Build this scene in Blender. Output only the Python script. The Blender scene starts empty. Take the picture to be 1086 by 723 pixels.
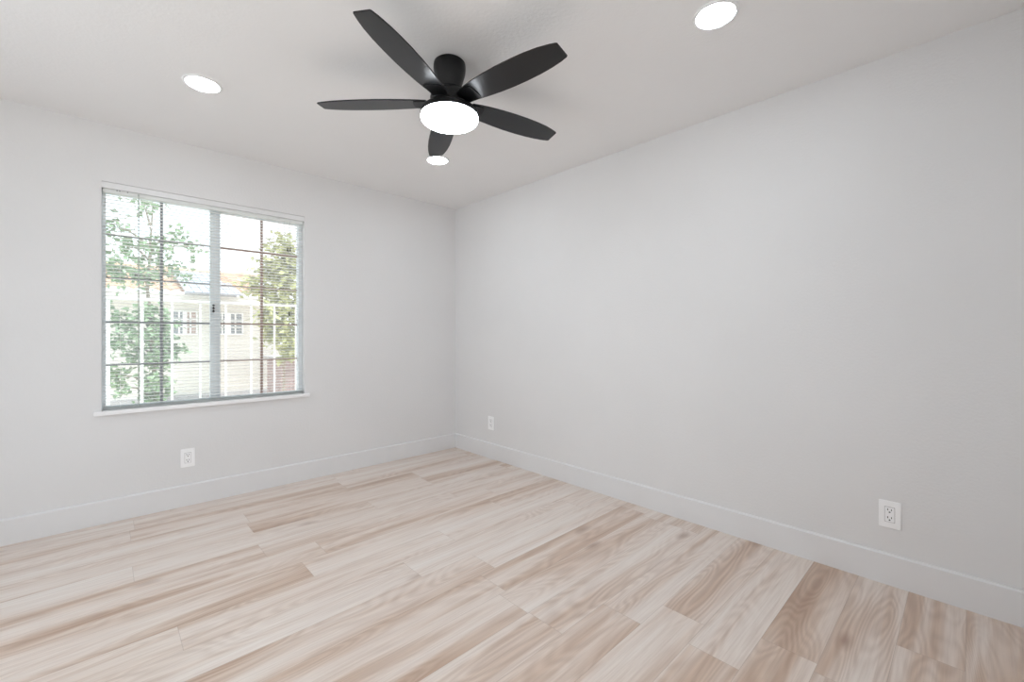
import bpy, bmesh, math, random
from mathutils import Vector, Matrix
PI = math.pi
scene = bpy.context.scene
COL = scene.collection

# ------------------------------------------------------------------ camera
W_PX, H_PX, F_PX, HZ = 1086.0, 723.0, 459.77, 355.19
CAM = Vector((-2.6422, -3.636, 1.1495))
YAW = 0.8135
cd = bpy.data.cameras.new('camera')
cam = bpy.data.objects.new('camera', cd)
COL.objects.link(cam)
cam.location = CAM
cam.rotation_euler = (PI / 2, 0, YAW - PI / 2)
cd.sensor_fit = 'HORIZONTAL'
cd.sensor_width = 36.0
cd.lens = 36.0 * F_PX / W_PX
cd.shift_x = 0.0
cd.shift_y = (HZ - H_PX / 2) / W_PX
cd.clip_start = 0.02
cd.clip_end = 300
scene.camera = cam

# ------------------------------------------------------------------ light
SKY_STRENGTH = 2.3
SUN_STRENGTH = 6.4
DOWNLIGHT = 61.0
FANLIGHT = 26.0
HAZE = 0.06               # pale haze mixed into the panes to wash out the view
w = bpy.data.worlds.new('world')
scene.world = w
w.use_nodes = True
bg = w.node_tree.nodes['Background']
bg.inputs['Color'].default_value = (0.88, 0.94, 1.0, 1)
bg.inputs['Strength'].default_value = SKY_STRENGTH
sd = bpy.data.lights.new('sun', 'SUN')
sd.energy = SUN_STRENGTH
sd.angle = math.radians(6)
sd.color = (0.93, 0.97, 1.0)
sun = bpy.data.objects.new('sun', sd)
COL.objects.link(sun)
sun.location = (-8, -10, 12)
sun.rotation_euler = Vector((-0.20, 0.22, -0.95)).to_track_quat('-Z', 'Y').to_euler()
vs = scene.view_settings
vs.view_transform = 'Standard'
vs.look = 'None'
vs.gamma = 1.0
vs.use_curve_mapping = False
vs.exposure = 0.0
scene.cycles.max_bounces = 16
scene.cycles.diffuse_bounces = 8
scene.cycles.transparent_max_bounces = 24
scene.cycles.use_denoising = True
scene.cycles.sample_clamp_indirect = 6.0
scene.cycles.caustics_reflective = False
scene.cycles.caustics_refractive = False


# ------------------------------------------------------------------ materials
def srgb(r, g, b):
    f = lambda c: (c / 255 / 12.92) if c <= 10.3 else ((c / 255 + 0.055) / 1.055) ** 2.4
    return (f(r), f(g), f(b), 1)


def mat(name, col, rough=0.5, metal=0.0, spec=0.5, noise=None, bump=None, emit=None, trans=0.0):
    """Principled material with procedural mottling and a procedural bump."""
    m = bpy.data.materials.new(name)
    m.use_nodes = True
    nt = m.node_tree
    b = nt.nodes['Principled BSDF']
    b.inputs['Base Color'].default_value = col
    b.inputs['Roughness'].default_value = rough
    b.inputs['Metallic'].default_value = metal
    b.inputs['Specular IOR Level'].default_value = spec
    tc = nt.nodes.new('ShaderNodeTexCoord')
    if noise:
        sc, amt = noise
        n = nt.nodes.new('ShaderNodeTexNoise')
        n.inputs['Scale'].default_value = sc
        n.inputs['Detail'].default_value = 3
        nt.links.new(tc.outputs['Object'], n.inputs['Vector'])
        r = nt.nodes.new('ShaderNodeValToRGB')
        r.color_ramp.elements[0].position = 0.3
        r.color_ramp.elements[1].position = 0.7
        r.color_ramp.elements[0].color = [c * (1 - amt) for c in col[:3]] + [1]
        r.color_ramp.elements[1].color = [min(1, c * (1 + amt)) for c in col[:3]] + [1]
        nt.links.new(n.outputs['Fac'], r.inputs['Fac'])
        nt.links.new(r.outputs['Color'], b.inputs['Base Color'])
    if bump:
        sc, st, dist = bump
        n = nt.nodes.new('ShaderNodeTexNoise')
        n.inputs['Scale'].default_value = sc
        n.inputs['Detail'].default_value = 2
        nt.links.new(tc.outputs['Object'], n.inputs['Vector'])
        bp = nt.nodes.new('ShaderNodeBump')
        bp.inputs['Strength'].default_value = st
        bp.inputs['Distance'].default_value = dist
        nt.links.new(n.outputs['Fac'], bp.inputs['Height'])
        nt.links.new(bp.outputs['Normal'], b.inputs['Normal'])
    if emit:
        b.inputs['Emission Color'].default_value = emit[0]
        b.inputs['Emission Strength'].default_value = emit[1]
    return m


def glass_mat(name, tint, haze_gain=1.0):
    m = bpy.data.materials.new(name)
    m.use_nodes = True
    nt = m.node_tree
    nt.nodes.clear()
    out = nt.nodes.new('ShaderNodeOutputMaterial')
    mix = nt.nodes.new('ShaderNodeMixShader')
    fr = nt.nodes.new('ShaderNodeFresnel')
    geo = nt.nodes.new('ShaderNodeNewGeometry')      # same index from both sides of the thin pane
    im = nt.nodes.new('ShaderNodeMapRange')
    im.inputs[3].default_value = 1.35
    im.inputs[4].default_value = 1 / 1.35
    nt.links.new(geo.outputs['Backfacing'], im.inputs[0])
    nt.links.new(im.outputs[0], fr.inputs['IOR'])
    t = nt.nodes.new('ShaderNodeBsdfTransparent')
    t.inputs['Color'].default_value = tint
    g = nt.nodes.new('ShaderNodeBsdfGlossy')
    g.inputs['Roughness'].default_value = 0.02
    nt.links.new(fr.outputs[0], mix.inputs[0])
    haze = nt.nodes.new('ShaderNodeBsdfTranslucent')
    haze.inputs['Color'].default_value = (0.85, 0.87, 0.88, 1)
    dm = nt.nodes.new('ShaderNodeMixShader')
    dn = nt.nodes.new('ShaderNodeTexNoise')
    dn.inputs['Scale'].default_value = 3.0
    mr = nt.nodes.new('ShaderNodeMapRange')
    mr.inputs[3].default_value = HAZE * 0.7 * haze_gain
    mr.inputs[4].default_value = HAZE * 1.3 * haze_gain
    tc = nt.nodes.new('ShaderNodeTexCoord')
    nt.links.new(tc.outputs['Object'], dn.inputs['Vector'])
    nt.links.new(dn.outputs['Fac'], mr.inputs[0])
    nt.links.new(mr.outputs[0], dm.inputs[0])
    nt.links.new(t.outputs[0], dm.inputs[1])
    nt.links.new(haze.outputs[0], dm.inputs[2])
    nt.links.new(dm.outputs[0], mix.inputs[1])
    nt.links.new(g.outputs[0], mix.inputs[2])
    nt.links.new(mix.outputs[0], out.inputs['Surface'])
    return m


def floor_mat():
    m = bpy.data.materials.new('oak_plank')
    m.use_nodes = True
    nt = m.node_tree
    N, Lk = nt.nodes, nt.links
    b = N['Principled BSDF']

    def math_(op, a, c=None, d=None):
        n = N.new('ShaderNodeMath')
        n.operation = op
        for i, v in enumerate((a, c, d)):
            if v is None:
                continue
            if isinstance(v, (int, float)):
                n.inputs[i].default_value = v
            else:
                Lk.new(v, n.inputs[i])
        return n.outputs[0]

    def comb(x, y, z):
        n = N.new('ShaderNodeCombineXYZ')
        for i, v in enumerate((x, y, z)):
            if isinstance(v, (int, float)):
                n.inputs[i].default_value = v
            else:
                Lk.new(v, n.inputs[i])
        return n.outputs[0]

    def noise(vec, scale, detail=2.0, rough=0.5, dist=0.0):
        n = N.new('ShaderNodeTexNoise')
        n.inputs['Scale'].default_value = scale
        n.inputs['Detail'].default_value = detail
        n.inputs['Roughness'].default_value = rough
        n.inputs['Distortion'].default_value = dist
        Lk.new(vec, n.inputs['Vector'])
        return n.outputs['Fac']

    def white(vec):
        n = N.new('ShaderNodeTexWhiteNoise')
        Lk.new(vec, n.inputs['Vector'])
        return n.outputs['Value']

    def ramp(fac, stops):
        n = N.new('ShaderNodeValToRGB')
        cr = n.color_ramp
        while len(cr.elements) < len(stops):
            cr.elements.new(0.5)
        for e, (p, c) in zip(cr.elements, stops):
            e.position = p
            e.color = c
        Lk.new(fac, n.inputs['Fac'])
        return n.outputs['Color']

    def mixc(fac, a, c, mode='MIX'):
        n = N.new('ShaderNodeMix')
        n.data_type = 'RGBA'
        n.blend_type = mode
        if isinstance(fac, (int, float)):
            n.inputs[0].default_value = fac
        else:
            Lk.new(fac, n.inputs[0])
        for i, v in ((6, a), (7, c)):
            if isinstance(v, tuple):
                n.inputs[i].default_value = v
            else:
                Lk.new(v, n.inputs[i])
        return n.outputs[2]

    tc = N.new('ShaderNodeTexCoord')
    sep = N.new('ShaderNodeSeparateXYZ')
    Lk.new(tc.outputs['Object'], sep.inputs[0])
    X, Y = sep.outputs[0], sep.outputs[1]
    PW, PL = 0.178, 1.22
    yr = math_('DIVIDE', math_('ADD', Y, 20.0), PW)
    row = math_('FLOOR', yr)
    fy = math_('FRACT', yr)
    roff = white(comb(row, 3.7, 0.0))
    xr = math_('ADD', math_('DIVIDE', math_('ADD', X, 20.0), PL), math_('MULTIPLY', roff, 7.31))
    pl = math_('FLOOR', xr)
    fx = math_('FRACT', xr)
    r1 = white(comb(row, pl, 1.0))
    r2 = white(comb(row, pl, 5.0))
    z = math_('MULTIPLY', r1, 57.0)
    # long soft bands of tan in a pale plank
    band = noise(comb(math_('MULTIPLY', X, 0.6), math_('MULTIPLY', Y, 9.5), z), 1.0, 2.5, 0.55, 0.3)
    # fine grain
    grain = noise(comb(math_('MULTIPLY', X, 3.5), math_('MULTIPLY', Y, 130.0), z), 1.0, 4.0, 0.6, 0.1)
    # cathedral figure: contour rings of a stretched field
    fld = noise(comb(math_('MULTIPLY', X, 1.25), math_('MULTIPLY', Y, 6.5), z), 1.0, 1.5, 0.4, 0.25)
    ring = math_('SINE', math_('MULTIPLY', fld, 120.0))
    ringm = math_('MULTIPLY', math_('MULTIPLY_ADD', ring, 0.5, 0.5),
                  math_('MULTIPLY', math_('SUBTRACT', band, 0.36), 2.2))
    base = ramp(math_('ADD', math_('MULTIPLY', band, 0.8), math_('MULTIPLY', math_('SUBTRACT', r2, 0.5), 0.09)),
                [(0.20, srgb(230, 222, 215)), (0.40, srgb(224, 210, 199)), (0.51, srgb(206, 182, 163)), (0.64, srgb(170, 136, 112))])
    col = mixc(math_('MULTIPLY', math_('SUBTRACT', grain, 0.42), 0.9), base, srgb(158, 128, 108))
    clampn = N.new('ShaderNodeClamp')
    Lk.new(math_('MULTIPLY', ringm, 0.52), clampn.inputs[0])
    col = mixc(clampn.outputs[0], col, srgb(150, 120, 100))
    # a few knots
    vor = N.new('ShaderNodeTexVoronoi')
    vor.inputs['Scale'].default_value = 1.0
    Lk.new(comb(math_('MULTIPLY', X, 1.3), math_('MULTIPLY', Y, 3.2), math_('MULTIPLY', r1, 9.0)), vor.inputs['Vector'])
    kn = N.new('ShaderNodeMapRange')
    kn.inputs[1].default_value = 0.02
    kn.inputs[2].default_value = 0.11
    kn.inputs[3].default_value = 0.6
    kn.inputs[4].default_value = 0.0
    Lk.new(vor.outputs['Distance'], kn.inputs[0])
    col = mixc(kn.outputs[0], col, srgb(140, 104, 82))
    # seams
    ex = math_('MULTIPLY', math_('MINIMUM', fx, math_('SUBTRACT', 1.0, fx)), PL)
    ey = math_('MULTIPLY', math_('MINIMUM', fy, math_('SUBTRACT', 1.0, fy)), PW)
    ed = math_('MINIMUM', ex, ey)
    seam = math_('LESS_THAN', ed, 0.0009)
    col = mixc(math_('MULTIPLY', seam, 0.35), col, srgb(120, 96, 80))
    Lk.new(col, b.inputs['Base Color'])
    b.inputs['Roughness'].default_value = 0.29
    b.inputs['Specular IOR Level'].default_value = 0.95
    bp = N.new('ShaderNodeBump')
    bp.inputs['Strength'].default_value = 0.12
    bp.inputs['Distance'].default_value = 0.0015
    Lk.new(math_('SUBTRACT', grain, seam), bp.inputs['Height'])
    Lk.new(bp.outputs['Normal'], b.inputs['Normal'])
    return m


M = {
    'wall': mat('wall_paint', (0.74, 0.735, 0.735, 1), 0.85, spec=0.2, bump=(85, 0.25, 0.004), noise=(2.0, 0.012)),
    'ceiling': mat('ceiling_paint', (0.82, 0.81, 0.805, 1), 0.9, spec=0.2, bump=(70, 0.22, 0.004), noise=(2.0, 0.01)),
    'trim': mat('trim_paint', (0.75, 0.75, 0.755, 1), 0.35, noise=(6.0, 0.01)),
    'sill': mat('sill_paint', (0.90, 0.90, 0.905, 1), 0.35, noise=(6.0, 0.01)),
    'floor': floor_mat(),
    'alu': mat('grey_aluminium', (0.74, 0.78, 0.80, 1), 0.45, 0.0, noise=(9, 0.05)),
    'alu_dark': mat('dark_bar', (0.27, 0.275, 0.29, 1), 0.5, noise=(12, 0.06)),
    'bronze': mat('bronze_bar', (0.33, 0.235, 0.205, 1), 0.5, noise=(12, 0.06)),
    'glass': glass_mat('window_glass', (0.97, 0.975, 0.97, 1)),
    'glass_clear': glass_mat('added_window_glass', (0.98, 0.985, 0.985, 1), 0.0),
    'glass_cool': glass_mat('window_glass_cool', (0.94, 0.97, 0.968, 1)),
    'slat': mat('blind_white', (0.80, 0.80, 0.79, 1), 0.4, noise=(20, 0.01)),
    'rail': mat('blind_rail', (0.36, 0.38, 0.37, 1), 0.4, noise=(20, 0.03)),
    'headrail': mat('blind_headrail', (0.72, 0.74, 0.72, 1), 0.4, noise=(20, 0.02)),
    'cord': mat('cord', (0.42, 0.45, 0.43, 1), 0.7, noise=(60, 0.05)),
    'black': mat('black_plastic', (0.012, 0.012, 0.013, 1), 0.4, noise=(30, 0.1)),
    'fan': mat('fan_black', (0.007, 0.007, 0.008, 1), 0.42, spec=0.3, noise=(40, 0.08)),
    'blade': mat('fan_blade', (0.007, 0.007, 0.0082, 1), 0.30, spec=0.5, noise=(40, 0.08)),
    'plate': mat('outlet_plate', (0.92, 0.92, 0.925, 1), 0.35, noise=(30, 0.01)),
    'slot': mat('outlet_slot', (0.03, 0.03, 0.03, 1), 0.6, noise=(60, 0.1)),
    'ring': mat('light_trim', (0.85, 0.85, 0.85, 1), 0.4, noise=(30, 0.01)),
    'lamp': mat('lamp_lens', (0.9, 0.9, 0.9, 1), 0.5, emit=((0.86, 0.935, 1.0, 1), DOWNLIGHT)),
    'fanlamp': mat('fan_lens', (0.9, 0.9, 0.9, 1), 0.5, emit=((0.90, 0.95, 1.0, 1), FANLIGHT)),
    'siding': mat('house_siding', srgb(206, 202, 194), 0.8, noise=(1.2, 0.04)),
    'white_ext': mat('exterior_white', srgb(226, 226, 224), 0.6, noise=(4, 0.02)),
    'tile': mat('clay_tile', srgb(200, 170, 146), 0.85, noise=(2.2, 0.28)),
    'panel': mat('solar_panel', srgb(140, 144, 154), 0.3, noise=(3, 0.05)),
    'panel_frame': mat('solar_frame', srgb(150, 152, 158), 0.4, 0.2, noise=(6, 0.04)),
    'pane_dark': mat('house_pane', srgb(128, 133, 136), 0.25, noise=(3, 0.12)),
    'pane_pink': mat('house_pane_reflect', srgb(176, 156, 148), 0.6, noise=(3, 0.1)),  # pinkish reflection painted into the pane colour
    'shed': mat('shed_wood', srgb(150, 130, 126), 0.85, noise=(5, 0.12)),
    'ground': mat('pale_gravel', srgb(200, 190, 178), 0.95, noise=(3.5, 0.14), bump=(14, 0.5, 0.03)),
    'added_patio': mat('added_patio_concrete', (0.80, 0.81, 0.82, 1), 0.9, noise=(2, 0.03)),
    'concrete': mat('concrete', srgb(160, 158, 158), 0.9, noise=(4, 0.08)),
    'leaf_green': mat('leaf_green', srgb(126, 150, 112), 0.6, noise=(2.5, 0.3)),
    'leaf_yellow': mat('leaf_yellow', srgb(160, 164, 110), 0.6, noise=(2.0, 0.3)),
    'bark': mat('bark', srgb(140, 128, 112), 0.9, noise=(14, 0.25), bump=(30, 0.5, 0.02)),
}


# ------------------------------------------------------------------ mesh helpers
class MB:
    def __init__(self):
        self.bm = bmesh.new()

    def box(self, a, b, rot=None, bev=0.0):
        x0, y0, z0 = a
        x1, y1, z1 = b
        t = bmesh.new()
        vs = [t.verts.new(p) for p in ((x0, y0, z0), (x1, y0, z0), (x1, y1, z0), (x0, y1, z0),
                                       (x0, y0, z1), (x1, y0, z1), (x1, y1, z1), (x0, y1, z1))]
        for f in ((3, 2, 1, 0), (4, 5, 6, 7), (0, 1, 5, 4), (1, 2, 6, 5), (2, 3, 7, 6), (3, 0, 4, 7)):
            t.faces.new([vs[i] for i in f])
        if bev:
            bmesh.ops.bevel(t, geom=list(t.edges), offset=bev, segments=2, affect='EDGES')
        if rot:
            bmesh.ops.transform(t, matrix=rot, verts=list(t.verts))
        self.merge(t)
        return self

    def merge(self, t):
        me = bpy.data.meshes.new('tmp')
        t.to_mesh(me)
        t.free()
        self.bm.from_mesh(me)
        bpy.data.meshes.remove(me)

    def lathe(self, prof, seg=48, o=(0, 0, 0)):
        """prof: list of (r, z); closes on the axis when r == 0."""
        rings = []
        for r, z in prof:
            if r < 1e-6:
                rings.append([self.bm.verts.new((o[0], o[1], o[2] + z))])
            else:
                rings.append([self.bm.verts.new((o[0] + r * math.cos(2 * PI * k / seg), o[1] + r * math.sin(2 * PI * k / seg), o[2] + z)) for k in range(seg)])
        for A, B in zip(rings, rings[1:]):
            for k in range(seg):
                j = (k + 1) % seg
                if len(A) == 1:
                    self.bm.faces.new((A[0], B[k], B[j]))
                elif len(B) == 1:
                    self.bm.faces.new((A[k], A[j], B[0]))
                else:
                    self.bm.faces.new((A[k], A[j], B[j], B[k]))
        return self

    def tube(self, p, q, r0, r1=None, seg=8):
        p, q = Vector(p), Vector(q)
        r1 = r0 if r1 is None else r1
        d = (q - p).normalized()
        u = d.orthogonal().normalized()
        v = d.cross(u)
        A = [self.bm.verts.new(p + r0 * (math.cos(2 * PI * k / seg) * u + math.sin(2 * PI * k / seg) * v)) for k in range(seg)]
        B = [self.bm.verts.new(q + r1 * (math.cos(2 * PI * k / seg) * u + math.sin(2 * PI * k / seg) * v)) for k in range(seg)]
        for k in range(seg):
            j = (k + 1) % seg
            self.bm.faces.new((A[k], A[j], B[j], B[k]))
        self.bm.faces.new(A[::-1])
        self.bm.faces.new(B)
        return self

    def prism(self, outline, z0, z1, bev=0.0):
        t = bmesh.new()
        A = [t.verts.new((x, y, z0)) for x, y in outline]
        B = [t.verts.new((x, y, z1)) for x, y in outline]
        n = len(outline)
        t.faces.new(A[::-1])
        t.faces.new(B)
        for k in range(n):
            j = (k + 1) % n
            t.faces.new((A[k], A[j], B[j], B[k]))
        if bev:
            bmesh.ops.bevel(t, geom=[e for e in t.edges if abs(e.verts[0].co.z - e.verts[1].co.z) < 1e-6], offset=bev, segments=2, affect='EDGES')
        self.merge(t)
        return self

    def extrude_x(self, prof, x0, x1):
        """closed (y, z) profile swept along x"""
        A = [self.bm.verts.new((x0, y, z)) for y, z in prof]
        B = [self.bm.verts.new((x1, y, z)) for y, z in prof]
        n = len(prof)
        self.bm.faces.new(A)
        self.bm.faces.new(B[::-1])
        for k in range(n):
            j = (k + 1) % n
            self.bm.faces.new((A[k], B[k], B[j], A[j]))
        return self

    def build(self, name, m, parent=None, smooth=False, loc=None):
        bmesh.ops.recalc_face_normals(self.bm, faces=list(self.bm.faces))
        me = bpy.data.meshes.new(name)
        self.bm.to_mesh(me)
        self.bm.free()
        me.materials.append(m)
        if smooth:
            for p in me.polygons:
                p.use_smooth = True
            try:
                me.set_sharp_from_angle(angle=math.radians(35))
            except Exception:
                pass
        o = bpy.data.objects.new(name, me)
        COL.objects.link(o)
        if parent:
            o.parent = parent
        if loc:
            o.location = loc
        return o


def thing(name, label, cat, loc=(0, 0, 0), group=None):
    o = bpy.data.objects.new(name, None)
    COL.objects.link(o)
    o.location = loc
    o['label'] = label
    o['category'] = cat
    if group:
        o['group'] = group
    return o


def struct(o, label=None, cat=None):
    o['kind'] = 'structure'
    if label:
        o['label'] = label
        o['category'] = cat
    return o


def pix(x, y, axis, v):
    """point where the view ray of a photo pixel meets the plane axis=v"""
    fw = Vector((math.cos(YAW), math.sin(YAW), 0))
    r = Vector((math.sin(YAW), -math.cos(YAW), 0))
    d = fw + (x - W_PX / 2) / F_PX * r + (HZ - y) / F_PX * Vector((0, 0, 1))
    return CAM + d * ((v - CAM[axis]) / d[axis])


# ------------------------------------------------------------------ room shell
XL, YF, HC = -3.95, -3.86, 2.44
T = 0.16
OX0, OX1, OZ0, OZ1 = -2.645, -1.473, 0.686, 2.090      # window opening
struct(MB().box((XL, YF, -0.05), (0, 0, 0)).build('floor', M['floor']),
       'pale washed oak plank floor across the whole room', 'floor')
struct(MB().box((XL - T, YF - T - 0.9, HC), (T, T, HC + 0.1)).build('ceiling', M['ceiling']),  # front overhang added to keep sun out of the rear window
       'flat white textured ceiling above the whole room', 'ceiling')
wb = MB()
wb.box((XL - T, 0, -0.05), (OX0, T, HC))
wb.box((OX1, 0, -0.05), (T, T, HC))
wb.box((OX0, 0, -0.05), (OX1, T, OZ0 - 0.025))
wb.box((OX0, 0, OZ1), (OX1, T, HC))
struct(wb.build('wall_back', M['wall']), 'off-white wall holding the window, left of the room corner', 'wall')
struct(MB().box((0, YF, -0.05), (T, 0, HC)).build('wall_right', M['wall']), 'long bare off-white wall right of the room corner', 'wall')
LY0, LY1, LZ0, LZ1 = -2.80, -0.70, 0.04, 2.22          # unseen glazed opening, added to brighten the left of the ceiling
wl_ = MB()
wl_.box((XL - T, YF, -0.05), (XL, LY0, HC))
wl_.box((XL - T, LY1, -0.05), (XL, 0, HC))
wl_.box((XL - T, LY0, -0.05), (XL, LY1, LZ0))
wl_.box((XL - T, LY0, LZ1), (XL, LY1, HC))
struct(wl_.build('wall_left', M['wall']), 'off-white wall to the left of the camera, holding an added unseen opening', 'wall')
NX0, NX1, NZ0, NZ1 = -3.70, -1.75, 0.35, 2.15            # unseen rear window, added to light the window wall
wf = MB()
wf.box((XL - T, YF - T, -0.05), (NX0, YF, HC))
wf.box((NX1, YF - T, -0.05), (T, YF, HC))
wf.box((NX0, YF - T, -0.05), (NX1, YF, NZ0))
wf.box((NX0, YF - T, NZ1), (NX1, YF, HC))
struct(wf.build('wall_front', M['wall']), 'off-white wall behind the camera, holding an added unseen window', 'wall')

BH, BT = 0.143, 0.015


def base_prof():
    return [(0, 0.0), (BT, 0.0), (BT, BH - 0.007), (BT - 0.006, BH - 0.001), (BT - 0.009, BH), (0, BH)]


def baseboard(name, p, q, label):
    """p -> q along the foot of the wall; the room lies to the left of p->q"""
    p, q = Vector(p), Vector(q)
    d = (q - p).normalized()
    n = Vector((-d.y, d.x, 0))
    mb = MB()
    A = [mb.bm.verts.new(p + n * a + Vector((0, 0, z))) for a, z in base_prof()]
    B = [mb.bm.verts.new(q + n * a + Vector((0, 0, z))) for a, z in base_prof()]
    k = len(A)
    mb.bm.faces.new(A)
    mb.bm.faces.new(B[::-1])
    for i in range(k):
        j = (i + 1) % k
        mb.bm.faces.new((A[i], B[i], B[j], A[j]))
    return struct(mb.build(name, M['trim']), label, 'baseboard')


baseboard('baseboard_back', (0, 0, 0), (XL, 0, 0), 'tall white baseboard along the foot of the window wall')
baseboard('baseboard_right', (0, YF, 0), (0, -BT, 0), 'tall white baseboard along the foot of the long right wall')
baseboard('baseboard_left', (XL, -BT, 0), (XL, LY1, 0), 'tall white baseboard along the foot of the left wall')
W2 = bpy.data.objects.new('added_window_2', None)
COL.objects.link(W2)
struct(W2, 'unseen wide glazing added in the left wall to let in daylight', 'window')
f2 = MB()
xa, xb = XL - 0.11, XL - 0.05
f2.box((xa, LY0, LZ0), (xb, LY0 + 0.04, LZ1))
f2.box((xa, LY1 - 0.04, LZ0), (xb, LY1, LZ1))
f2.box((xa, LY0 + 0.04, LZ0), (xb, LY1 - 0.04, LZ0 + 0.04))
f2.box((xa, LY0 + 0.04, LZ1 - 0.04), (xb, LY1 - 0.04, LZ1))
f2.box((xa, (LY0 + LY1) / 2 - 0.03, LZ0 + 0.04), (xb, (LY0 + LY1) / 2 + 0.03, LZ1 - 0.04))
f2.build('window_frame', M['alu'], W2)
for ya, yb in ((LY0 + 0.04, (LY0 + LY1) / 2 - 0.03), ((LY0 + LY1) / 2 + 0.03, LY1 - 0.04)):
    MB().box((XL - 0.082, ya, LZ0 + 0.04), (XL - 0.078, yb, LZ1 - 0.04)).build('glass_pane', M['glass_clear'], W2)
W3 = bpy.data.objects.new('added_window_3', None)
COL.objects.link(W3)
struct(W3, 'unseen two-pane window added behind the camera to let in daylight', 'window')
f3 = MB()
ya, yb = YF - 0.11, YF - 0.05
xm = (NX0 + NX1) / 2
f3.box((NX0, ya, NZ0), (NX0 + 0.04, yb, NZ1))
f3.box((NX1 - 0.04, ya, NZ0), (NX1, yb, NZ1))
f3.box((NX0 + 0.04, ya, NZ0), (NX1 - 0.04, yb, NZ0 + 0.04))
f3.box((NX0 + 0.04, ya, NZ1 - 0.04), (NX1 - 0.04, yb, NZ1))
f3.box((xm - 0.03, ya, NZ0 + 0.04), (xm + 0.03, yb, NZ1 - 0.04))
f3.build('window_frame', M['alu'], W3)
for xa_, xb_ in ((NX0 + 0.04, xm - 0.03), (xm + 0.03, NX1 - 0.04)):
    MB().box((xa_, YF - 0.082, NZ0 + 0.04), (xb_, YF - 0.078, NZ1 - 0.04)).build('glass_pane', M['glass_clear'], W3)
baseboard('baseboard_front', (XL + BT, YF, 0), (-BT, YF, 0), 'tall white baseboard along the foot of the wall behind the camera')

# ------------------------------------------------------------------ window
win = bpy.data.objects.new('window_1', None)
COL.objects.link(win)
win.location = (0, 0, 0)
struct(win, 'two-sash sliding window with dark grid bars in the left wall', 'window')
FY0, FY1 = 0.056, 0.112
fr = MB()
FW, FL = 0.028, 0.018
fr.box((OX0, FY0, OZ0), (OX0 + FL, FY1, OZ1 - 0.04), bev=0.002)
fr.box((OX1 - FW, FY0, OZ0), (OX1, FY1, OZ1 - 0.04), bev=0.002)
fr.box((OX0 + FL, FY0, OZ0), (OX1 - FW, FY1, OZ0 + 0.012), bev=0.002)
fr.box((OX0 + FL, FY0, OZ1 - 0.052), (OX1 - FW, FY1, OZ1 - 0.04), bev=0.002)
fr.build('window_frame', M['alu'], win)
MB().box((OX0, 0.004, OZ1 - 0.038), (OX1, FY1, OZ1 - 0.0015), bev=0.001).build('head_trim', M['trim'], win)
sl = MB()
sl.box((OX0, 0.0, OZ0 - 0.025), (OX1, FY1, OZ0))
sl.box((-2.680, -0.026, OZ0 - 0.025), (-1.440, 0.0, OZ0), bev=0.003)
sl.build('window_sill', M['sill'], win)
MUN_Z = (1.780, 1.508, 1.231, 0.963)
zb, zt = OZ0 + 0.011, OZ1 - 0.051
RL = 0.009


def sash(x0, x1, y0, y1, stile_l, stile_r, bar_x, bar_m, glass, name):
    s = MB()
    s.box((x0, y0, zb), (x0 + stile_l, y1, zt), bev=0.0015)
    s.box((x1 - stile_r, y0, zb), (x1, y1, zt), bev=0.0015)
    s.box((x0 + stile_l, y0, zb), (x1 - stile_r, y1, zb + RL), bev=0.0015)
    s.box((x0 + stile_l, y0, zt - RL), (x1 - stile_r, y1, zt), bev=0.0015)
    so = s.build('sash', M['alu'], win)
    gx0, gx1 = x0 + stile_l, x1 - stile_r
    ym = (y0 + y1) / 2
    MB().box((gx0, ym - 0.002, zb + RL), (gx1, ym + 0.002, zt - RL)).build('glass_pane', glass, so)
    MB().box((bar_x - 0.008, ym - 0.008, zb + RL), (bar_x + 0.008, ym + 0.008, zt - RL)).build('upright_bar', bar_m, so)
    for z in MUN_Z:
        MB().box((gx0, ym - 0.0075, z - 0.006), (gx1, ym + 0.0075, z + 0.006)).build('cross_bar', bar_m, so)
    return so


s1 = sash(OX0 + FL - 0.006, -2.050, 0.060, 0.082, 0.008, 0.038, -2.355, M['alu_dark'], M['glass_cool'], 'a')
s2 = sash(-2.062, OX1 - FW + 0.006, 0.085, 0.107, 0.040, 0.008, -1.755, M['bronze'], M['glass'], 'b')
lt = MB()
for k in range(3):
    lt.box((-2.075, 0.046, 1.352 - k * 0.020), (-2.062, 0.060, 1.364 - k * 0.020), bev=0.002)
lt.box((-2.071, 0.052, 1.306), (-2.066, 0.060, 1.366))
lt.build('latch', M['black'], win)

# ------------------------------------------------------------------ mini blind
BX0, BX1, BYC = OX0 + 0.006, OX1 - 0.007, 0.029
bl = thing('mini_blind', 'open white horizontal mini blind hanging in front of the window', 'blind', (0, 0, 0))
hz1 = OZ1 - 0.0385
hr = MB()
hr.extrude_x([(BYC - 0.0125, hz1 - 0.024), (BYC - 0.014, hz1 - 0.021), (BYC - 0.014, hz1 - 0.002), (BYC - 0.0125, hz1), (BYC + 0.0125, hz1), (BYC + 0.0125, hz1 - 0.024)], BX0, BX1)
hr.build('head_rail', M['headrail'], bl)
st = MB()
z = hz1 - 0.040
slats = []
while z > OZ0 + 0.026:
    top = []
    bot = []
    for k in range(7):
        a = -1 + 2 * k / 6
        y = BYC + 0.0122 * a
        zz = z + 0.0019 * (1 - a * a) - 0.0004 * a
        top.append((y, zz))
        bot.append((y, zz - 0.0007))
    st.extrude_x(top + bot[::-1], BX0 + 0.001, BX1 - 0.001)
    slats.append(z)
    z -= 0.0213
st.build('slats', M['slat'], bl)
MB().box((BX0, BYC - 0.0125, OZ0 + 0.0005), (BX1, BYC + 0.0125, OZ0 + 0.017), bev=0.003).build('bottom_rail', M['rail'], bl)
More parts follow.
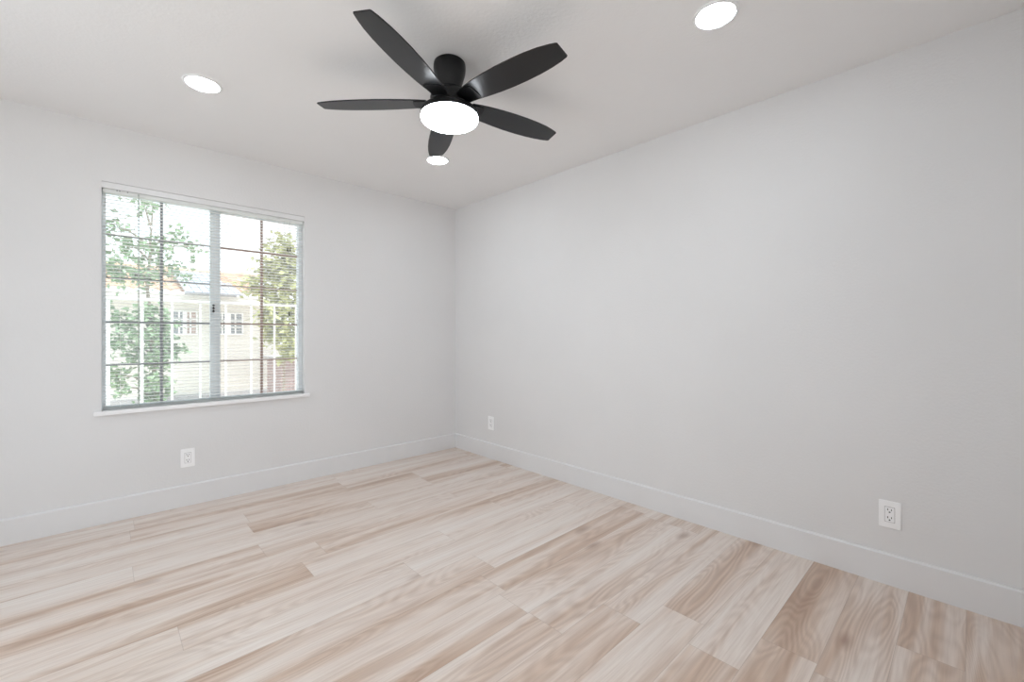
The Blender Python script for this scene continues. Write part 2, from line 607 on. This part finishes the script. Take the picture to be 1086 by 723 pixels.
for x in (-2.56, -2.06, -1.56):
    lc = MB()
    lc.tube((x, BYC - 0.0135, OZ0 + 0.012), (x, BYC - 0.0135, hz1 - 0.02), 0.0005, seg=5)
    lc.tube((x, BYC + 0.0135, OZ0 + 0.012), (x, BYC + 0.0135, hz1 - 0.02), 0.0005, seg=5)
    lc.build('ladder_cord', M['slat'], bl)
xw = pix(147, 300, 1, 0.008).x
wd = MB().tube((xw, 0.006, OZ0 + 0.010), (xw, 0.006, hz1 - 0.012), 0.0028, seg=6)
wd.box((xw - 0.004, 0.003, hz1 - 0.016), (xw + 0.004, 0.016, hz1 - 0.006))
wd.build('tilt_wand', M['cord'], bl)
for px, py in ((302.0, 335.0), (305.0, 262.0), (308.0, 262.0), (306.7, 330.0)):
    p = pix(px, py, 1, 0.008)
    c = MB().tube((p.x, 0.008, p.z), (p.x, 0.013, hz1 - 0.02), 0.0010, seg=5).build('lift_cord', M['cord'], bl)
    if px != 302.0:
        tq = MB().lathe([(0, 0.0), (0.0022, -0.001), (0.0040, -0.016), (0.0052, -0.030), (0.0035, -0.034), (0, -0.034)], 12, (p.x, 0.008, p.z)).build('tassel', M['black'], c, True)
for px in (124.2, 127.0, 135.4):
    p = pix(px, 200, 1, 0.01)
    MB().box((p.x - 0.003, 0.0135, hz1 - 0.007), (p.x + 0.003, 0.0155, hz1 - 0.0005)).build('head_rail_clip', M['alu_dark'], bl)


# ------------------------------------------------------------------ recessed lights
def downlight(x, y, label):
    t = thing('recessed_light', label, 'ceiling light', (x, y, HC), 'recessed ceiling lights')
    MB().lathe([(0.070, -0.002), (0.074, -0.007), (0.083, -0.005), (0.0865, 0.0), (0.070, 0.0), (0.070, -0.002)], 48).build('trim_ring', M['ring'], t, True)
    MB().lathe([(0, -0.0055), (0.066, -0.0045), (0.070, -0.002), (0.070, -0.0005), (0, -0.0005)], 48).build('lens', M['lamp'], t, True)
    return t


downlight(-2.267, -0.926, 'round lit recessed ceiling light above the window wall, left of the fan')
downlight(-0.846, -0.936, 'round lit recessed ceiling light nearest the far room corner, under a fan blade')
downlight(-0.846, -2.930, 'round lit recessed ceiling light near the long right wall, right of the fan')
downlight(-2.267, -2.930, 'round lit recessed ceiling light overhead, nearest the camera')

# ------------------------------------------------------------------ ceiling fan
FX, FY = -1.444, -1.938
ZB = 2.250
fan = thing('ceiling_fan', 'black five-blade ceiling fan with round lit lamp', 'ceiling fan', (FX, FY, 0))
MB().lathe([(0, HC), (0.068, HC), (0.0735, HC - 0.005), (0.0755, HC - 0.014), (0.076, HC - 0.030), (0.073, HC - 0.052), (0.064, HC - 0.085),
            (0.054, HC - 0.115), (0.049, HC - 0.135), (0.048, HC - 0.152), (0, HC - 0.152)], 56).build('canopy', M['fan'], fan, True)
MB().lathe([(0, 2.300), (0.050, 2.300), (0.078, 2.294), (0.088, 2.284), (0.091, 2.270), (0.091, 2.228), (0.096, 2.222), (0, 2.222)], 64).build('motor_housing', M['fan'], fan, True)
MB().lathe([(0, 2.224), (0.100, 2.224), (0.124, 2.216), (0.135, 2.206), (0.1370, 2.194), (0.1370, 2.187), (0.134, 2.184), (0, 2.184)], 64).build('lamp_rim', M['fan'], fan, True)
MB().lathe([(0, 2.186), (0.1335, 2.186), (0.1345, 2.182), (0.1345, 2.174), (0.1320, 2.166), (0.126, 2.161), (0.110, 2.158), (0.07, 2.1565), (0, 2.156)], 64).build('lamp_lens', M['fanlamp'], fan, True)
side_a = [(0.105, -0.044), (0.150, -0.052), (0.20, -0.0585), (0.27, -0.064), (0.34, -0.067), (0.42, -0.0665), (0.49, -0.063), (0.55, -0.056), (0.60, -0.045), (0.626, -0.0385), (0.632, -0.034)]
side_b = [(0.634, 0.037), (0.628, 0.0425), (0.60, 0.049), (0.55, 0.0575), (0.49, 0.0635), (0.42, 0.0665), (0.34, 0.066), (0.27, 0.062), (0.20, 0.055), (0.150, 0.048), (0.105, 0.041)]
PITCH = math.radians(-10)
side_a = [(x * 0.986, y) for x, y in side_a]
side_b = [(x * 0.986, y) for x, y in side_b]
for k in range(5):
    b = MB().prism(side_a + side_b, -0.003, 0.003, bev=0.0015).build('blade', M['blade'], fan)
    b.location = (0, 0, ZB)
    b.rotation_euler = (Matrix.Rotation(math.radians(-153.8 + 72 * k), 3, 'Z') @ Matrix.Rotation(PITCH, 3, 'X')).to_euler()
    arc = [(0.160 + 0.012 * math.cos(t), 0.046 * math.sin(t)) for t in [(-1 + 2 * i / 12) * PI / 2 for i in range(13)]]
    MB().prism([(0.085, -0.040)] + arc + [(0.085, 0.040)], -0.0065, -0.0028, bev=0.001).build('blade_holder', M['fan'], b)


# ------------------------------------------------------------------ outlets
def outlet(label, loc, rz):
    """duplex outlet: wide plate in local x-z, facing local -y"""
    t = thing('wall_outlet', label, 'outlet', loc, 'wall outlets')
    t.rotation_euler = (0, 0, rz)
    MB().box((-0.0395, -0.006, -0.062), (0.0395, 0.0, 0.062), bev=0.0022).build('cover_plate', M['plate'], t)
    f = MB().box((-0.0168, -0.0085, -0.0335), (0.0168, -0.0055, 0.0335), bev=0.0012).build('socket_face', M['plate'], t)
    s = MB()
    for zc in (0.018, -0.018):
        s.box((-0.0082, -0.0092, zc + 0.001), (-0.0052, -0.0080, zc + 0.0095))
        s.box((0.0052, -0.0092, zc + 0.001), (0.0080, -0.0080, zc + 0.0085))
        s.prism([(0.0032 * math.cos(q * PI / 6), 0.0032 * math.sin(q * PI / 6)) for q in range(12)], 0, 0.0012)
        vv = list(s.bm.verts)[-24:]
        bmesh.ops.transform(s.bm, verts=vv, matrix=Matrix.Translation((0, -0.0080, zc - 0.0065)) @ Matrix.Rotation(PI / 2, 4, 'X'))
    s.build('slots', M['slot'], f)
    g = MB()
    g.box((-0.0182, -0.0062, -0.0350), (0.0182, -0.0058, 0.0350))
    g.build('socket_gap', M['concrete'], t)
    return t


outlet('white wall outlet low on the window wall, below the sill', (-2.2215, 0, 0.3215), 0)
outlet('small white wall outlet low on the right wall, beside the far corner', (0, -0.558, 0.327), -PI / 2)
outlet('larger-looking white wall outlet on the right wall, nearest the camera', (0, -3.380, 0.3225), -PI / 2)

# ------------------------------------------------------------------ outside
GZ = -0.80
rnd = random.Random(7)
struct(MB().box((-40, -40, GZ - 0.2), (40, 60, GZ)).build('ground', M['ground']), 'pale gravel yard outside the window', 'ground')

struct(MB().box((XL - T - 9.0, -9.0, GZ), (XL - T, 6.0, -0.06)).build('added_patio', M['added_patio']), 'unseen pale slab added outside the left wall to bounce daylight', 'added_patio')  # pale slab added to bounce sunlight up through the left opening

# white picket railing with a top rail
RY = 2.0
rail = thing('railing', 'white metal railing with thin uprights outside the window', 'railing', (-1.9, RY, GZ))
zr = pix(200, 318.5, 1, RY).z
MB().box((-1.6, -0.02, zr - GZ - 0.026), (2.6, 0.02, zr - GZ), bev=0.003).build('top_rail', M['white_ext'], rail)
MB().box((-1.6, -0.02, 0.12), (2.6, 0.02, 0.15), bev=0.003).build('bottom_rail', M['white_ext'], rail)
for px, ww in ((114, 0.036), (150.5, 0.026), (182.5, 0.020), (212.5, 0.016), (239.5, 0.015), (266.5, 0.015), (291, 0.016), (314, 0.020)):
    x = pix(px, 350, 1, RY).x + 1.9
    MB().box((x - ww / 2, -0.014, 0.0), (x + ww / 2, 0.014, zr - GZ - 0.01), bev=0.002).build('upright', M['white_ext'], rail)

# neighbouring house
HY = 12.0
house = thing('neighbour_house', 'pale sided house with clay tile roof seen through the window', 'house', (0, HY, GZ))
hx0 = pix(60, 350, 1, HY).x
hx1 = pix(297, 350, 1, HY).x
ez = pix(226, 322, 1, HY).z - GZ            # under the eave
wl = MB()
prof = [(0.3, 0.0)]
zz = 0.0
prof = [(0.25, 0.0), (0.25, ez + 0.1)]
zs = []
zz = ez + 0.1
while zz > 0.25:
    prof.append((0.0, zz))
    nz = max(0.2, zz - 0.19)
    prof.append((-0.012, nz))
    zz = nz
prof.append((0.0, 0.2))
prof.append((0.0, 0.0))
wl.extrude_x(prof, hx0, hx1)
wl.build('wall', M['siding'], house)
MB().box((hx0 - 0.02, -0.06, 0.0), (hx1 + 0.02, 0.0, 0.22)).build('foundation', M['concrete'], house)
MB().box((hx0 - 0.4, -0.62, ez + 0.02), (hx1 + 0.3, -0.56, ez + 0.20)).build('gutter', M['siding'], house)
MB().box((hx0 - 0.4, -0.58, ez + 0.02), (hx1 + 0.3, 0.1, ez + 0.06)).build('soffit', M['white_ext'], house)
# roof plane: from the eave up to the ridge
RX1 = pix(281, 319, 1, HY - 0.6).x
ridge_y = 3.2
rz0 = ez + 0.20
rz1 = pix(226, 290.5, 1, HY + ridge_y).z - GZ


def roof_pt(u, v, off=0.0):
    y = -0.66 + v * (ridge_y + 0.66)
    return Vector((u, y, rz0 + v * (rz1 - rz0) + off))


rf = MB()
rows, per, ns = 13, 0.26, 6
x0r, x1r = hx0 - 0.4, RX1 + 0.2
nx = int((x1r - x0r) / per * ns)
grid = []
for r in range(rows):
    for e in (0, 1):
        v = (r + e * 0.999) / rows
        line = []
        for i in range(nx + 1):
            u = x0r + i * per / ns
            lim = x1r - (x1r - (pix(268, 295, 1, HY + ridge_y).x)) * v
            uu = min(u, lim)
            ph = 2 * PI * i / ns
            line.append(rf.bm.verts.new(roof_pt(uu, v, 0.05 * abs(math.sin(ph / 2)) + (0.05 if e == 0 else 0.0))))
        grid.append(line)
for A, B in zip(grid, grid[1:]):
    for i in range(nx):
        if (A[i].co - A[i + 1].co).length > 1e-4 or (B[i].co - B[i + 1].co).length > 1e-4:
            rf.bm.faces.new((A[i], A[i + 1], B[i + 1], B[i]))
rf.build('roof', M['tile'], house)
cp = MB()
xx = x0r
while xx < pix(270, 295, 1, HY + ridge_y).x:
    cp.tube((xx, ridge_y, rz1 + 0.02), (xx + 0.40, ridge_y, rz1 + 0.05), 0.12, 0.09, 10)
    xx += 0.36
cp.build('ridge_cap', M['tile'], house)


def house_window(px0, px1, py0, py1, kinds):
    a = pix(px0, py0, 1, HY)
    b = pix(px1, py1, 1, HY)
    x0, x1, z1, z0 = a.x, b.x, a.z - GZ, b.z - GZ
    f = MB()
    t = 0.035
    f.box((x0 - t, -0.09, z0 - t), (x1 + t, -0.02, z0))
    f.box((x0 - t, -0.09, z1), (x1 + t, -0.02, z1 + t))
    f.box((x0 - t, -0.09, z0), (x0, -0.02, z1))
    f.box((x1, -0.09, z0), (x1 + t, -0.02, z1))
    n = len(kinds)
    for i in range(1, n):
        xm = x0 + (x1 - x0) * i / n
        f.box((xm - 0.05, -0.09, z0), (xm + 0.05, -0.02, z1))
    for i in range(n):
        xm = x0 + (x1 - x0) * (i + 0.5) / n
        f.box((xm - 0.02, -0.075, z0), (xm + 0.02, -0.03, z1))
        for q in (1, 2):
            zm = z0 + (z1 - z0) * q / 3
            f.box((x0 + (x1 - x0) * i / n, -0.075, zm - 0.015), (x0 + (x1 - x0) * (i + 1) / n, -0.03, zm + 0.015))
    fo = f.build('window', M['white_ext'], house)
    for i, kd in enumerate(kinds):
        MB().box((x0 + (x1 - x0) * i / n, -0.045, z0), (x0 + (x1 - x0) * (i + 1) / n, -0.035, z1)).build('pane', M[kd], fo)


house_window(183.5, 207.5, 330.5, 354, ('pane_dark', 'pane_pink'))
house_window(228, 256, 332.5, 354, ('pane_dark', 'pane_dark'))

# solar panels lying on the roof
sol = thing('solar_array', 'grey solar panel array lying on the neighbouring tile roof', 'solar panels', (0, HY, GZ))


def on_roof(px, py):
    o = Vector((0, HY, GZ))
    a, b, c = roof_pt(0, 0), roof_pt(1, 0), roof_pt(0, 1)
    n = (b - a).cross(c - a).normalized()
    fwp = pix(px, py, 1, 20.0) - CAM
    k = ((a + o) - CAM).dot(n) / fwp.dot(n)
    p = CAM + fwp * k - o
    v = (p.y + 0.66) / (ridge_y + 0.66)
    return p.x, v


u0, v0 = on_roof(196, 315)
u1, v1 = on_roof(259, 319.5)
_, vt = on_roof(226, 294.5)
vb = min(v0, v1) + 0.02
ncol, nrow = 7, 2
for r in range(nrow):
    va = vb + (vt - vb) * r / nrow + 0.005
    vc = vb + (vt - vb) * (r + 1) / nrow - 0.005
    for c in range(ncol):
        if r == 1 and c == ncol - 1:
            continue
        ua = u0 + (u1 - u0) * c / ncol + 0.008
        ub = u0 + (u1 - u0) * (c + 1) / ncol - 0.008
        P = MB()
        lo = [roof_pt(ua, va, 0.13), roof_pt(ub, va, 0.13), roof_pt(ub, vc, 0.13), roof_pt(ua, vc, 0.13)]
        vl = [P.bm.verts.new(p) for p in lo]
        vh = [P.bm.verts.new(p + Vector((0, -0.01, 0.04))) for p in lo]
        P.bm.faces.new(vl[::-1])
        P.bm.faces.new(vh)
        for i in range(4):
            j = (i + 1) % 4
            P.bm.faces.new((vl[i], vl[j], vh[j], vh[i]))
        P.build('solar_panel', M['panel'], sol)
for v in (vb + 0.03, (vb + vt) / 2, vt - 0.03):
    MB().tube(roof_pt(u0, v, 0.10), roof_pt(u1 - 0.15, v, 0.10), 0.03, seg=6).build('mounting_rail', M['panel_frame'], sol)

# low shed at the right of the view
shx0, shx1 = pix(298, 390, 1, 9.6).x, pix(330, 390, 1, 9.6).x
shz1 = pix(305, 381, 1, 9.6).z
shd = thing('garden_shed', 'low brownish shed beyond the right edge of the window', 'shed', (shx0, 9.6, GZ))
s_ = MB()
for k in range(8):
    a = k * (shz1 - GZ) / 8
    s_.box((0, -0.01 * (k % 2), a), (shx1 - shx0, 1.4, a + (shz1 - GZ) / 8 - 0.012))
s_.box((0.02, 0.02, 0), (shx1 - shx0 - 0.02, 1.38, shz1 - GZ))
s_.build('body', M['shed'], shd)
MB().box((-0.08, -0.12, shz1 - GZ), (shx1 - shx0 + 0.08, 1.5, shz1 - GZ + 0.06), bev=0.01).build('lid', M['concrete'], shd)


# ------------------------------------------------------------------ trees
def leaf(mb, p, size):
    d = Vector((rnd.gauss(0, 1), rnd.gauss(0, 1), rnd.gauss(-0.3, 0.7))).normalized()
    s = d.orthogonal().normalized()
    s = (Matrix.Rotation(rnd.uniform(0, 2 * PI), 3, d) @ s)
    n = d.cross(s) * size * 0.12
    L, Wd = size, size * 0.32
    a = mb.bm.verts.new(p)
    b = mb.bm.verts.new(p + d * L * 0.45 + s * Wd + n)
    c = mb.bm.verts.new(p + d * L)
    e = mb.bm.verts.new(p + d * L * 0.45 - s * Wd + n)
    f = mb.bm.verts.new(p + d * L * 0.5)
    mb.bm.faces.new((a, b, f))
    mb.bm.faces.new((b, c, f))
    mb.bm.faces.new((c, e, f))
    mb.bm.faces.new((e, a, f))


def tree(name, label, Y, trunk_px, clusters, leaf_size, m):
    base = pix(trunk_px, 400, 1, Y)
    t = thing(name, label, 'tree', (base.x, Y, GZ))
    o = Vector((base.x, Y, GZ))
    cents = [(pix(px, py, 1, Y + dy) - o, rp, n) for px, py, rp, n, dy in clusters]
    ztop = max(c[0].z for c in cents)
    tr = MB()
    pts = [Vector((0, 0, -0.02)), Vector((0.05, 0.02, ztop * 0.35)), Vector((-0.03, 0.03, ztop * 0.7)), Vector((0.02, 0, ztop))]
    rr = [0.035, 0.028, 0.018, 0.008]
    for i in range(3):
        tr.tube(pts[i], pts[i + 1], rr[i], rr[i + 1], 8)
    for c, rp, n in cents:
        f = min(0.9, max(0.1, (c.z - 0.25) / ztop))
        s = f * 3
        i = min(2, int(s))
        q = pts[i].lerp(pts[i + 1], s - i)
        mid = q.lerp(c, 0.55) + Vector((0, 0, 0.06))
        tr.tube(q, mid, 0.016, 0.010, 6)
        tr.tube(mid, c, 0.010, 0.004, 6)
    tr.build('trunk', M['bark'], t)
    cr = MB()
    for c, rp, n in cents:
        rad = rp / F_PX * (Vector((base.x, Y, 1)) - CAM).dot(Vector((math.cos(YAW), math.sin(YAW), 0)))
        for _ in range(n):
            v = Vector((rnd.gauss(0, 0.55), rnd.gauss(0, 0.55), rnd.gauss(0, 0.55)))
            leaf(cr, c + v * rad, leaf_size * rnd.uniform(0.7, 1.25))
    cr.build('crown', m, t)
    return t


tree('leafy_tree', 'green leafy tree behind the left uprights of the white railing', 3.6, 160,
     [(118, 240, 10, 60, 0), (150, 215, 14, 60, 0), (135, 262, 16, 90, 0.2), (165, 262, 14, 80, 0), (187, 252, 12, 45, 0.1), (205, 262, 9, 25, 0.1),
      (122, 285, 12, 110, 0), (150, 292, 14, 120, 0), (178, 282, 12, 60, 0.2), (196, 290, 8, 25, 0.2),
      (128, 340, 12, 110, 0), (160, 332, 12, 150, 0), (124, 362, 12, 120, 0.1), (148, 352, 12, 130, -0.1), (168, 356, 12, 190, 0.1),
      (142, 376, 9, 70, 0), (165, 380, 12, 200, 0), (182, 372, 9, 80, 0.1), (121, 398, 8, 70, 0), (128, 410, 8, 40, 0),
      (162, 405, 11, 190, 0), (176, 410, 7, 50, 0), (160, 422, 9, 90, 0), (180, 345, 8, 40, 0.2)],
     0.085, M['leaf_green'])
tree('leafy_tree', 'yellow-green tree behind the right uprights of the white railing', 8.0, 300,
     [(300, 262, 12, 260, 0), (312, 280, 12, 260, 0), (290, 285, 14, 300, 0.2), (305, 300, 14, 300, 0), (280, 305, 10, 130, 0.2), (266, 302, 8, 70, 0.2),
      (296, 322, 13, 260, 0), (312, 330, 12, 240, 0), (282, 335, 9, 120, 0), (302, 350, 12, 260, 0), (288, 352, 9, 130, 0), (312, 362, 10, 200, 0), (304, 374, 8, 120, 0)],
     0.16, M['leaf_yellow'])
